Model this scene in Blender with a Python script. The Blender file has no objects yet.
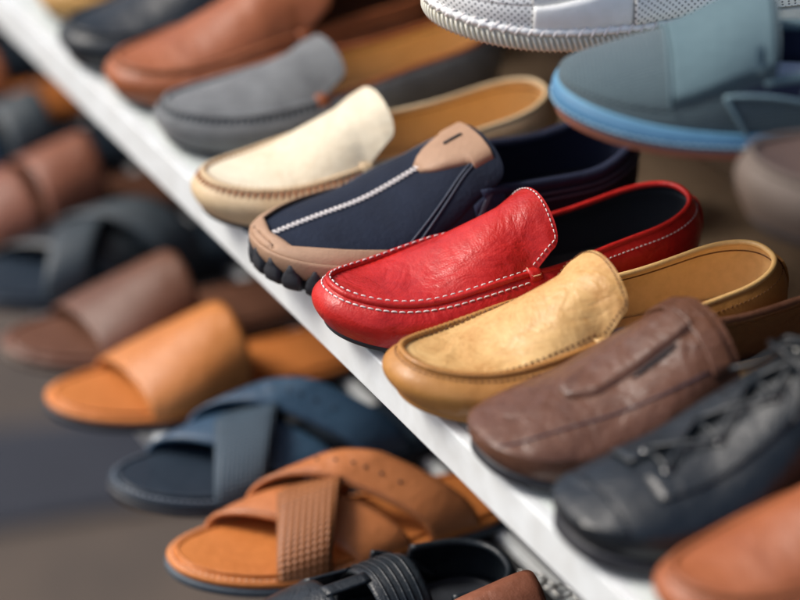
import bpy, math, random
from math import sin, cos, pi, radians as R
from mathutils import Vector as V, Matrix
random.seed(4)
sc = bpy.context.scene
COL = sc.collection

# ------------------------------------------------------------------ materials
def mat(name, base=(.5,.5,.5), rough=.5, var=None, vscale=18., vamt=.5, bump=.0, bscale=60., wr=.0, wscale=14.,
        spec=.5, weave=0., wvs=900., coat=0., sheen=0., metal=0., fine=.0, perf=None, speck=None, wdist=1.6, marble=0.):
    m = bpy.data.materials.new(name); m.use_nodes = True
    nt = m.node_tree; N = nt.nodes; L = nt.links
    b = N['Principled BSDF']
    b.inputs['Roughness'].default_value = rough
    b.inputs['Specular IOR Level'].default_value = spec
    b.inputs['Metallic'].default_value = metal
    b.inputs['Coat Weight'].default_value = coat
    b.inputs['Coat Roughness'].default_value = .25
    b.inputs['Sheen Weight'].default_value = sheen
    tc = N.new('ShaderNodeTexCoord')
    def noise(scale, detail=6, dist=0., rgh=.6):
        n = N.new('ShaderNodeTexNoise'); n.inputs['Scale'].default_value = scale
        n.inputs['Detail'].default_value = detail; n.inputs['Distortion'].default_value = dist
        n.inputs['Roughness'].default_value = rgh
        L.new(tc.outputs['Object'], n.inputs['Vector']); return n
    def mix(a, bcol, fac_out, lo=0., hi=1.):
        mr = N.new('ShaderNodeMapRange'); L.new(fac_out, mr.inputs[0])
        mr.inputs[1].default_value = .35; mr.inputs[2].default_value = .68
        mr.inputs[3].default_value = lo; mr.inputs[4].default_value = hi
        mx = N.new('ShaderNodeMix'); mx.data_type = 'RGBA'
        L.new(mr.outputs[0], mx.inputs[0])
        if isinstance(a, tuple): mx.inputs[6].default_value = (*a, 1)
        else: L.new(a, mx.inputs[6])
        mx.inputs[7].default_value = (*bcol, 1)
        return mx.outputs[2]
    if var is None: var = tuple(c*.75 for c in base)
    c = mix(tuple(base), var, noise(vscale, 5, marble).outputs[0], 0, vamt)
    n2 = noise(vscale*9, 4)
    c = mix(c, tuple(min(1, x*1.18+.004) for x in base), n2.outputs[0], 0, .35)
    if speck:
        n3 = noise(speck[1], 2); c = mix(c, speck[0], n3.outputs[0], 0, speck[2])
    rn = N.new('ShaderNodeMapRange'); L.new(n2.outputs[0], rn.inputs[0])
    rn.inputs[3].default_value = max(.05, rough-.1); rn.inputs[4].default_value = min(1, rough+.14)
    L.new(rn.outputs[0], b.inputs['Roughness'])
    last = None
    def addbump(h, strength, dist):
        nonlocal last
        bn = N.new('ShaderNodeBump'); bn.inputs['Strength'].default_value = strength
        bn.inputs['Distance'].default_value = dist
        L.new(h, bn.inputs['Height'])
        if last: L.new(last, bn.inputs['Normal'])
        last = bn.outputs['Normal']
    if wr:      # creases in leather: ridged distorted noise
        n = noise(wscale, 2.2, wdist, .45)
        a = N.new('ShaderNodeMath'); a.operation = 'SUBTRACT'; L.new(n.outputs[0], a.inputs[0]); a.inputs[1].default_value = .5
        ab = N.new('ShaderNodeMath'); ab.operation = 'ABSOLUTE'; L.new(a.outputs[0], ab.inputs[0])
        pw = N.new('ShaderNodeMath'); pw.operation = 'POWER'; L.new(ab.outputs[0], pw.inputs[0]); pw.inputs[1].default_value = .5
        addbump(noise(wscale*2.0, 4, .7, .52).outputs[0], min(1,wr*1.0), .006)
        addbump(pw.outputs[0], wr*.3, .005)
        mr = N.new('ShaderNodeMapRange'); L.new(pw.outputs[0], mr.inputs[0]); mr.inputs[1].default_value=.0; mr.inputs[2].default_value=.16
        mr.inputs[3].default_value = .10; mr.inputs[4].default_value = 0
        mx = N.new('ShaderNodeMix'); mx.data_type='RGBA'; L.new(mr.outputs[0], mx.inputs[0]); L.new(c, mx.inputs[6])
        mx.inputs[7].default_value = (*[x*.7 for x in var], 1); c = mx.outputs[2]
    if bump:
        addbump(noise(bscale, 5).outputs[0], bump, .004)
    if fine:
        v = N.new('ShaderNodeTexVoronoi'); v.inputs['Scale'].default_value = 650; L.new(tc.outputs['Object'], v.inputs['Vector'])
        addbump(v.outputs['Distance'], fine, .0012)
    if weave:
        def wave(d):
            w = N.new('ShaderNodeTexWave'); w.bands_direction = d; w.inputs['Scale'].default_value = wvs/20.
            w.inputs['Distortion'].default_value = .4
            L.new(tc.outputs['UV'], w.inputs['Vector']); return w.outputs['Fac']
        mm = N.new('ShaderNodeMath'); mm.operation = 'MULTIPLY'; L.new(wave('X'), mm.inputs[0]); L.new(wave('Y'), mm.inputs[1])
        addbump(mm.outputs[0], weave, .0012)
        mx = N.new('ShaderNodeMix'); mx.data_type='RGBA'; L.new(mm.outputs[0], mx.inputs[0])
        dk = N.new('ShaderNodeMix'); dk.data_type='RGBA'; dk.blend_type='MULTIPLY'; dk.inputs[0].default_value=1; L.new(c, dk.inputs[6]); dk.inputs[7].default_value=(.55,.55,.55,1)
        L.new(dk.outputs[2], mx.inputs[6]); L.new(c, mx.inputs[7]); c = mx.outputs[2]
    if perf:    # staggered punched holes on the UV (metres)
        pitch, rad = perf
        sp = N.new('ShaderNodeSeparateXYZ'); L.new(tc.outputs['UV'], sp.inputs[0])
        def M(op, a, bb=None):
            n = N.new('ShaderNodeMath'); n.operation = op
            for i, q in enumerate((a, bb)):
                if q is None: continue
                if isinstance(q, (int, float)): n.inputs[i].default_value = q
                else: L.new(q, n.inputs[i])
            return n.outputs[0]
        def cell(ox, oy):
            fx = M('SUBTRACT', M('FRACT', M('ADD', M('DIVIDE', sp.outputs[0], pitch), ox)), .5)
            fy = M('SUBTRACT', M('FRACT', M('ADD', M('DIVIDE', sp.outputs[1], pitch), oy)), .5)
            return M('SQRT', M('ADD', M('MULTIPLY', fx, fx), M('MULTIPLY', fy, fy)))
        d = M('MINIMUM', cell(100, 100), cell(100.5, 100.5))
        h = M('LESS_THAN', d, rad/pitch)
        mx = N.new('ShaderNodeMix'); mx.data_type='RGBA'; L.new(h, mx.inputs[0]); L.new(c, mx.inputs[6])
        mx.inputs[7].default_value = (.09,.1,.11,1); c = mx.outputs[2]
        inv = M('SUBTRACT', 1., h); addbump(inv, .6, .001)
    L.new(c, b.inputs['Base Color'])
    if last: L.new(last, b.inputs['Normal'])
    return m

M = {}
def leather(k, base, var=None, **kw):
    d = dict(rough=.42, vscale=16, vamt=.6, wr=.35, wscale=13, fine=.12, bump=.05, bscale=120, spec=.4); d.update(kw)
    M[k] = mat(k, base, var=var, **d)
leather('red_leather', (.54,.018,.014), (.30,.006,.006), wr=.6, wscale=14, rough=.36, vamt=.75, vscale=20, wdist=1.2, marble=.6)
leather('tan_leather', (.68,.44,.18), (.44,.20,.05), wr=.6, wscale=19, rough=.40, vamt=.85, vscale=30, wdist=1.0, marble=.5)
leather('tan_side_leather', (.46,.22,.06), (.32,.125,.026), wr=.3, wscale=12, rough=.36, vamt=.7)
leather('pale_tan_edge', (.66,.42,.17), (.5,.28,.09), wr=.1)
leather('tan_lining', (.76,.53,.26), (.62,.40,.17), wr=.05, rough=.55)
leather('insole_tan', (.78,.53,.25), (.64,.41,.17), wr=.0, rough=.6)
leather('wood_brown_leather', (.135,.060,.036), (.065,.027,.016), wr=.55, wscale=16, rough=.30, vamt=.7, vscale=22, marble=1.5, bump=.2)
leather('dark_brown_leather', (.10,.045,.025), (.06,.022,.012), wr=.3)
leather('black_leather', (.014,.02,.026), (.007,.010,.014), wr=.45, bump=.12, rough=.36)
leather('slate_leather', (.007,.012,.017), (.003,.006,.009), wr=.35, wscale=16, rough=.34, spec=.5)
leather('rust_leather', (.34,.105,.038), (.19,.045,.015), marble=.8, wr=.45, rough=.42)
leather('gold_leather', (.52,.29,.08), (.4,.2,.05), wr=.2)
leather('orange_leather', (.52,.19,.068), (.36,.11,.032), wr=.35, rough=.36, vamt=.7, marble=.6)
leather('orange_footbed', (.56,.19,.045), (.42,.12,.024), wr=.2, rough=.5, bump=.12)
leather('apricot_leather', (.56,.215,.062), (.40,.13,.032), wr=.4, marble=.8, rough=.36)
leather('plum_brown_leather', (.15,.066,.040), (.085,.036,.022), wr=.4, marble=.8, rough=.42)
leather('rose_brown_leather', (.25,.092,.052), (.13,.045,.026), wr=.4, marble=.8, rough=.4)
leather('navy_leather', (.035,.080,.135), (.014,.035,.07), wr=.35, marble=.8, rough=.42)
leather('navy_footbed', (.014,.026,.042), (.008,.015,.026), wr=.2, rough=.5)
leather('cream_leather', (.74,.67,.51), (.58,.45,.28), marble=.8, wr=.35, wscale=10, rough=.5, vamt=.6)
leather('cream_side', (.62,.48,.30), (.42,.26,.12), wr=.2, rough=.5)
leather('taupe_leather', (.13,.098,.078), (.09,.066,.05), wr=.1, rough=.6)
leather('taupe_dark', (.085,.05,.036), (.055,.032,.022), wr=.2, rough=.55)
leather('white_leather', (.88,.885,.86), (.83,.84,.81), wr=.06, rough=.38, bump=.05, fine=.05)
leather('taupe_guard', (.40,.25,.16), (.30,.17,.10), wr=.15, rough=.6)
leather('blue_welt', (.13,.32,.47), (.09,.25,.40), wr=.0, rough=.45, bump=.1, fine=.1)
leather('blue_trim', (.10,.155,.175), (.075,.125,.145), wr=.0, rough=.85, spec=.15, bump=.2)
leather('green_grey_leather', (.16,.17,.15), (.1,.11,.1), wr=.1)
M['perforated_white'] = mat('perforated_white', (.88,.885,.86), .42, var=(.83,.84,.81), perf=(.0046,.00075), bump=.05)
M['grey_suede'] = mat('grey_suede', (.15,.16,.165), .9, var=(.075,.08,.085), vscale=40, vamt=.9, bump=.4, bscale=300, sheen=.35)
M['navy_nubuck'] = mat('navy_nubuck', (.011,.017,.034), .8, var=(.005,.008,.018), vscale=30, vamt=.7, bump=.3, bscale=260, spec=.18, sheen=.03)
M['navy_fabric'] = mat('navy_fabric', (.016,.022,.05), .8, var=(.01,.014,.03), bump=.3, bscale=200, spec=.25)
M['blue_piping'] = mat('blue_piping', (.16,.255,.29), .7, bump=.2, bscale=200)
M['navy_piping'] = mat('navy_piping', (.06,.075,.11), .6, bump=.2, bscale=200)
M['blue_canvas'] = mat('blue_canvas', (.12,.18,.205), .85, var=(.09,.145,.17), weave=.9, wvs=2300, spec=.25, bump=.1, sheen=.2)
M['blue_rubber'] = mat('blue_rubber', (.065,.19,.33), .55, var=(.05,.155,.28), bump=.1)
M['brown_rubber'] = mat('brown_rubber', (.33,.12,.075), .6, bump=.2)
M['black_rubber'] = mat('black_rubber', (.018,.02,.026), .55, var=(.03,.032,.04), bump=.3)
M['grey_rubber'] = mat('grey_rubber', (.065,.085,.105), .6, var=(.04,.055,.07), bump=.2)
M['cream_rubber'] = mat('cream_rubber', (.74,.72,.62), .55, var=(.66,.63,.50), bump=.2)
M['black_lining'] = mat('black_lining', (.022,.026,.034), .6, var=(.012,.014,.02), bump=.2)
M['grey_insole'] = mat('grey_insole', (.055,.062,.066), .7, bump=.2)
M['dark_strap'] = mat('dark_strap', (.035,.05,.062), .5, var=(.018,.026,.034), bump=.2)
M['white_thread'] = mat('white_thread', (.78,.74,.72), .6)
M['pink_thread'] = mat('pink_thread', (.78,.55,.5), .6)
M['orange_thread'] = mat('orange_thread', (.78,.45,.26), .6)
M['brown_thread'] = mat('brown_thread', (.16,.065,.02), .7)
M['rust_thread'] = mat('rust_thread', (.36,.14,.05), .7)
M['dark_thread'] = mat('dark_thread', (.03,.04,.05), .7)
M['sky_thread'] = mat('sky_thread', (.40,.60,.72), .7)
M['grey_thread'] = mat('grey_thread', (.24,.28,.33), .7)
M['violet_thread'] = mat('violet_thread', (.05,.032,.05), .6)
M['white_paint'] = mat('white_paint', (.74,.78,.79), .42, var=(.68,.72,.73), vscale=8, vamt=.6, bump=.05, bscale=40, speck=((.5,.5,.47), 34, .35))
M['shelf_top'] = mat('shelf_top', (.60,.65,.63), .35, var=(.52,.57,.54), vscale=10)
M['void_shade_board'] = mat('void_shade_board', (.015,.016,.018), .8, bump=.2)  # near black, stands in for the unlit void between the lower rails
M['kraft_panel'] = mat('kraft_panel', (.15,.10,.06), .85, var=(.10,.065,.035), vscale=6, vamt=.9, bump=.3)
M['shaded_kraft_panel'] = mat('shaded_kraft_panel', (.03,.025,.022), .85, bump=.2)  # brown back panel with the shade under the middle shelf put into its colour
M['ground'] = mat('ground', (.10,.074,.055), .9, var=(.035,.030,.028), vscale=2.6, vamt=1., bump=.4, bscale=30)
M['mat_blue'] = mat('mat_blue', (.026,.029,.040), .9, var=(.013,.015,.022), vscale=8, bump=.4)
M['steel'] = mat('steel', (.5,.5,.48), .3, metal=1.)
M['dark_slot'] = mat('dark_slot', (.012,.014,.02), .8)
M['label_white'] = mat('label_white', (.66,.72,.80), .6, var=(.6,.68,.78))
M['label_blue'] = mat('label_blue', (.04,.14,.5), .6)

# ------------------------------------------------------------------ objects
def link_mesh(name, vs, fs, m, parent=None, uv=None, smooth=True, solid=0., bevel=0.):
    me = bpy.data.meshes.new(name); me.from_pydata([tuple(v) for v in vs], [], fs)
    me.update()
    if uv:
        ul = me.uv_layers.new(name='UVMap')
        for lp in me.loops: ul.data[lp.index].uv = uv[lp.vertex_index]
    if smooth: me.polygons.foreach_set('use_smooth', [True]*len(me.polygons))
    me.materials.append(m if not isinstance(m, str) else M[m])
    o = bpy.data.objects.new(name, me); COL.objects.link(o)
    if parent: o.parent = parent
    if solid:
        md = o.modifiers.new('thickness', 'SOLIDIFY'); md.thickness = solid; md.offset = -1
    if bevel:
        md = o.modifiers.new('bevel', 'BEVEL'); md.width = bevel; md.segments = 3; md.limit_method = 'ANGLE'
    return o

class MB:
    def __init__(s): s.v=[]; s.f=[]; s.uv=[]
    def add(s, vs, fs, uv=None):
        n=len(s.v); s.v += [V(v) for v in vs]; s.f += [tuple(i+n for i in f) for f in fs]
        s.uv += uv if uv else [(v[0], v[1]) for v in vs]
    def grid(s, rows, closed_u=False, closed_v=False, uv=None):
        nr=len(rows); nc=len(rows[0]); fs=[]
        for i in range(nr if closed_u else nr-1):
            for j in range(nc if closed_v else nc-1):
                a=i*nc+j; b=i*nc+(j+1)%nc; c=((i+1)%nr)*nc+(j+1)%nc; d=((i+1)%nr)*nc+j
                fs.append((a,b,c,d))
        if uv is None:      # arc-length coordinates in metres
            uv=[]; acc=0.
            mid=nc//2
            for i in range(nr):
                if i: acc += (V(rows[i][mid])-V(rows[i-1][mid])).length
                b=0.; line=[]
                for j in range(nc):
                    if j: b += (V(rows[i][j])-V(rows[i][j-1])).length
                    line.append(b)
                m0=line[mid]
                uv += [(x-m0, acc) for x in line]
        s.add([p for r in rows for p in r], fs, uv)
    def tube(s, pts, r=.001, n=8, closed=False):
        pts=[V(p) for p in pts]; N=len(pts); rows=[]
        up=V((0,0,1)); last=None
        for i,p in enumerate(pts):
            if closed: t=pts[(i+1)%N]-pts[i-1]
            else: t=pts[min(i+1,N-1)]-pts[max(i-1,0)]
            if t.length<1e-9: t=V((0,1,0))
            t.normalize()
            if last is None:
                a=up-t*up.dot(t)
                if a.length<.05: a=V((1,0,0))-t*t.x
            else: a=last-t*last.dot(t)
            a.normalize(); last=a; b=t.cross(a)
            rr=r(i/(N-1 if N>1 else 1)) if callable(r) else r
            rows.append([p+(a*cos(2*pi*k/n)+b*sin(2*pi*k/n))*rr for k in range(n)])
        base=len(s.v); s.grid(rows, closed_u=closed, closed_v=True)
        if not closed:
            s.f.append(tuple(base+k for k in range(n))[::-1]); s.f.append(tuple(base+(N-1)*n+k for k in range(n)))
    def box(s, c, h, rot=None):
        c=V(c); vs=[]
        for x in(-1,1):
            for y in(-1,1):
                for z in(-1,1):
                    p=V((x*h[0],y*h[1],z*h[2]))
                    if rot: p=rot@p
                    vs.append(c+p)
        s.add(vs, [(0,1,3,2),(4,6,7,5),(0,4,5,1),(2,3,7,6),(0,2,6,4),(1,5,7,3)])
    def grain(s, a, b, r, nrm=None):        # one stitch: a plump little rod
        a=V(a); b=V(b); d=b-a
        if d.length<1e-6: return
        rise=V(nrm).normalized()*r*.5 if nrm is not None else V((0,0,0))
        s.tube([a-rise, a+d*.15+rise*.6, a+d*.5+rise, a+d*.85+rise*.6, b-rise], lambda u:r*(.55+.45*min(1,4*u*(1-u)*1.6)), n=6)
    def build(s, name, m, parent=None, **kw):
        return link_mesh(name, s.v, s.f, m, parent, uv=s.uv, **kw)

def root(name, label, cat, loc, rot=0., group=None, rx=0.):
    o = bpy.data.objects.new(name, None); COL.objects.link(o); o.empty_display_size=.02
    o.location=loc; o.rotation_euler=(rx,0,R(rot)); o['label']=label; o['category']=cat
    if group: o['group']=group
    return o

def spl(pts):
    xs=[p[0] for p in pts]; ys=[p[1] for p in pts]; n=len(xs)
    d=[(ys[i+1]-ys[i])/(xs[i+1]-xs[i]) for i in range(n-1)]
    m=[d[0]]+[0 if d[i-1]*d[i]<=0 else 2*d[i-1]*d[i]/(d[i-1]+d[i]) for i in range(1,n-1)]+[d[-1]]
    def f(x):
        if x<=xs[0]: return ys[0]
        if x>=xs[-1]: return ys[-1]
        i=0
        while x>xs[i+1]: i+=1
        h=xs[i+1]-xs[i]; u=(x-xs[i])/h
        return (ys[i]*(1+2*u)*(1-u)**2+m[i]*h*u*(1-u)**2+ys[i+1]*u*u*(3-2*u)+m[i+1]*h*u*u*(u-1))
    return f
def t_of(s): return (1-cos(pi*s))/2
def s_of(t): return math.acos(max(-1,min(1,1-2*t)))/pi
def lin(n, a=0., b=1.): return [a+(b-a)*i/(n-1) for i in range(n)]

class Last:
    """Shape of one shoe. Local axes: toe at y=0, heel at y=L, +x is the side of the little toe."""
    def __init__(s, L=.285, hw=.050, zt=((0,.030),(.2,.034),(.45,.046),(.6,.048),(.8,.052),(1,.062)),
                 zr=((0,.030),(.12,.036),(.3,.055),(.45,.075),(.55,.09)), inset=((0,.014),(.2,.014),(.4,.011),(.5,.006),(1,.004)),
                 sole=.005, spring=.006, bulge=.004, ib=.004, tJ=.42, tongue=.035, mode='moc', bend=.010, n_toe=2.3,
                 flare=1.0, t_drop=.5, toe_t=.30, p=2.2, prof=None, tongue_e=8., vexp=2.6):
        s.L=L; s.hw=hw; s._zt=spl(zt); s._zr=spl(zr); s._in=spl(inset); s.sole=sole; s.spring=spring
        s.bulge=bulge; s.ib=ib; s.tJ=tJ; s.sJ=s_of(tJ); s.tongue=tongue; s.mode=mode; s.bend=bend
        s.n_toe=n_toe; s.flare=flare; s.t_drop=t_drop; s.toe_t=toe_t; s.p=p; s.te=tongue_e; s.vexp=vexp
        s.A=spl(prof or ((0,.90),(.25,.98),(.34,1.),(.55,.86),(.72,.74),(.88,.72),(1,.70)))
    def W(s,t):
        e=1.
        if t<s.toe_t: e=max(0.,1-(1-t/s.toe_t)**s.n_toe)**(1/s.n_toe)
        if t>.82: e=min(e,max(0.,1-((t-.82)/.18)**2.3)**(1/2.3))
        return s.hw*s.A(t)*e
    def cx(s,t): return -s.bend*max(0.,1-t/.45)**1.6 + s.bend*.3*sin(pi*t)
    def zb(s,t): return s.spring*max(0.,1-t/.28)**2
    def outline(s,a):
        a%=2.; side=1 if a<=1 else -1; q=a if a<=1 else 2-a; t=t_of(q)
        return V((s.cx(t)+side*s.W(t), s.L*t, 0)), t, side
    def nrm(s,a):
        e=.004; d=s.outline(a+e)[0]-s.outline(a-e)[0]; d.normalize(); return V((d.y,-d.x,0))
    def ztop(s,t): return s._zt(t)+s.zb(t)
    def wall(s,a,v,off=0.):
        p,t,side=s.outline(a); n=s.nrm(a)
        z0=s.zb(t)+s.sole; z1=s.ztop(t); it=s._in(t)
        o=s.bulge*(sin(pi/2*v) if s.mode=='round' else sin(pi*min(1,v*1.1)))-it*v**s.vexp-s.ib*(1-v)**3
        k=v**3*(.75 if it>.008 else .15)
        q=p+n*(o+off*(1-k*.6)); q.z=z0+(z1-z0)*(1-(1-v)**1.4 if s.mode=='moc' else v)+off*k
        return q
    def top(s,r,q,off=0.):
        """r 0..1 toe to throat, 1..2 free tongue; q -1..1 across"""
        if off:
            e=.01
            a=s.top(max(r-e,.001),q)-s.top(min(r+e,2),q); b=s.top(r,max(-1,q-e))-s.top(r,min(1,q+e))
            n=a.cross(b)
            if n.length<1e-12: n=V((0,0,1))
            n.normalize()
            if n.z<0: n=-n
            return s.top(r,q)+n*off
        if r<=1:
            sa=s.sJ*max(r,.0005); A=s.wall(sa,1); B=s.wall(2-sa,1)
            t=((A.y+B.y)/2)/s.L; P=B.lerp(A,(q+1)/2)
            zs=(A.z+B.z)/2; H=max(0.,s._zr(t)+s.zb(t)-zs)
            if s.mode=='round':
                H*=max(0.,1-(1-min(1,t/.20))**2)**.5
                P.z+=H*max(0.,1-abs(q)**2.2)**.62
            else: P.z+=H*(1-abs(q)**s.p)
            return P
        w=r-1; A=s.wall(s.sJ,1); B=s.wall(2-s.sJ,1); yJ=(A.y+B.y)/2
        hw0=(A.x-B.x)/2; cxx=(A.x+B.x)/2
        y=yJ+w*s.tongue; t=y/s.L
        hw=hw0*(1+(s.flare-1)*w)*max(0.,1-w**s.te)**(1/s.te)
        x=q*hw; zJ=(A.z+B.z)/2; HJ=s._zr(s.tJ)-zJ
        drop=HJ*(1+(s.t_drop-1)*min(1,w*1.6)); e=min(1,abs(x)/hw0)
        if s.mode=='round':
            zz=s._zr(t)-drop*(1-max(0.,1-e**2.2)**.62)
        else: zz=s._zr(t)-drop*e**s.p
        return V((cxx+x, y, zz))

def stations(n=60, a0=0., a1=2.): return [a0+(a1-a0)*i/n for i in range(n+1)]

def wall_part(S, name, m, parent, n=120, nv=14):
    mb=MB(); mb.grid([[S.wall(2.*i/n, v) for v in lin(nv)] for i in range(n)], closed_u=True)
    return mb.build(name, m, parent)
def band(S, name, m, parent, a0, a1, lo, hi, off=.0015, n=80, nv=6, solid=.0018):
    mb=MB(); rows=[]
    for i in range(n+1):
        a=a0+(a1-a0)*i/n; t=t_of(a%2 if a%2<=1 else 2-a%2)
        l=lo(t) if callable(lo) else lo; h=hi(t) if callable(hi) else hi
        rows.append([S.wall(a, l+(h-l)*j/(nv-1), off) for j in range(nv)])
    mb.grid(rows); return mb.build(name, m, parent, solid=solid)
def vamp_part(S, name, m, parent, nr=46, nq=25, tongue=True, solid=.0022, lift=0.):
    mb=MB(); rs=[i/nr for i in range(nr+1)]
    if tongue and S.tongue>0: rs+=[1+sin(pi/2*i/20) for i in range(1,21)]
    mb.grid([[S.top(r,q,lift) for q in [sin(pi/2*x) for x in lin(nq,-1,1)]] for r in rs])
    return mb.build(name, m, parent, solid=solid)
def patch(S, name, m, parent, r0, r1, q0, q1, off=.0015, nr=24, nq=14, solid=.0015, shape=None):
    """panel lying on the vamp"""
    mb=MB(); rows=[]
    for i in range(nr+1):
        u=i/nr; r=r0+(r1-r0)*u
        a,b=(q0(u) if callable(q0) else q0),(q1(u) if callable(q1) else q1)
        rows.append([S.top(r,a+(b-a)*j/nq,off) for j in range(nq+1)])
    mb.grid(rows); return mb.build(name, m, parent, solid=solid)
def sole_part(S, name, m, parent, out=.001, h0=0., h1=None, n=110, mid=None):
    h1=S.sole if h1 is None else h1
    mb=MB(); rows=[]
    def ring(off,h):
        r=[]
        for i in range(n):
            a=2.*i/n; p,t,_=S.outline(a); q=p+S.nrm(a)*(off-S.ib); q.z=S.zb(t)+h; r.append(q)
        return r
    prof=[(out-.004,h0),(out-.0008,h0+.0006),(out,h0+.002),(out,h1-.0012),(out-.0006,h1),(out-.008,h1+.0004)]
    rows=[ring(o,h) for o,h in prof]
    mb.grid(rows, closed_v=True)
    # close the underside with strips across
    k=len(mb.v); cl=[]; half=n//2
    for i in range(1,half): cl.append((i, n-i))
    fs=[(0,1,n-1)]+[(i,i+1,n-i-1,n-i) for i in range(1,half-1)]+[(half-1,half,half+1)]
    mb.f+=[f[::-1] for f in fs]
    b=(len(prof)-1)*n; mb.f+=[tuple(b+j for j in f) for f in fs]
    return mb.build(name, m, parent)
def lining_part(S, m, parent, a0, a1, off=-.003, floor=.012, n=70):
    mb=MB(); rows=[]
    for a in lin(n, a0, a1):
        top=S.wall(a,1,0); nn=S.nrm(a); p,t,_=S.outline(a)
        r=[]
        for v in lin(9,1.,.08):
            q=S.wall(a,v,0)+nn*off
            r.append(q)
        rows.append(r)
    mb.grid(rows); return mb.build('lining', m, parent)
def insole_part(S, m, parent, h=.006, off=-.006, n=60, t0=.1):
    mb=MB(); rows=[]
    for s_ in lin(n, s_of(t0), 1.):
        A,t,_=S.outline(s_); B,_,_=S.outline(2-s_); A=A+S.nrm(s_)*off; B=B+S.nrm(2-s_)*off
        z=S.zb(t)+S.sole+h
        rows.append([B.lerp(A,k/8)+V((0,0,z+.003*(abs(k/4-1)**2.5))) for k in range(9)])
    mb.grid(rows); return mb.build('insole', m, parent)
def collar_part(S, m, parent, a0, a1, r=.0022, n=80, name='collar', inn=-.0015):
    mb=MB(); mb.tube([S.wall(a,1,0)+S.nrm(a)*inn for a in lin(n,a0,a1)], r, n=8)
    return mb.build(name, m, parent)
def resample(f, u0, u1, step, n=400):
    """arc-length samples of curve f(u); returns u list"""
    us=lin(n,u0,u1); ps=[f(u) for u in us]; acc=0.; out=[u0]; nxt=step
    for i in range(1,n):
        d=(ps[i]-ps[i-1]).length
        while acc+d>=nxt and d>0:
            out.append(us[i-1]+(us[i]-us[i-1])*(nxt-acc)/d); nxt+=step
        acc+=d
    return out
def dashes(mb, f, u0, u1, dash=.003, gap=.0016, r=.00045, up=V((0,0,1))):
    us=resample(f,u0,u1,dash+gap)
    fr=dash/(dash+gap)
    for a,b in zip(us,us[1:]): 
        mb.grain(f(a), f(a+(b-a)*fr), r*random.uniform(.9,1.1), up)
def cross_stitch(mb, fa, fb, u0, u1, step=.004, r=.0006, slant=0.):
    us=resample(fa,u0,u1,step)
    for i,u in enumerate(us[:-1]):
        u2=u+(us[i+1]-u)*slant
        mb.grain(fa(u), fb(u2), r*random.uniform(.9,1.1), V((0,0,1)))

SHOES='shoes standing in a row on the middle white shelf'
LOW='sandals lined up on the lower rack'
UP='shoes on the upper shelf'

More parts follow.
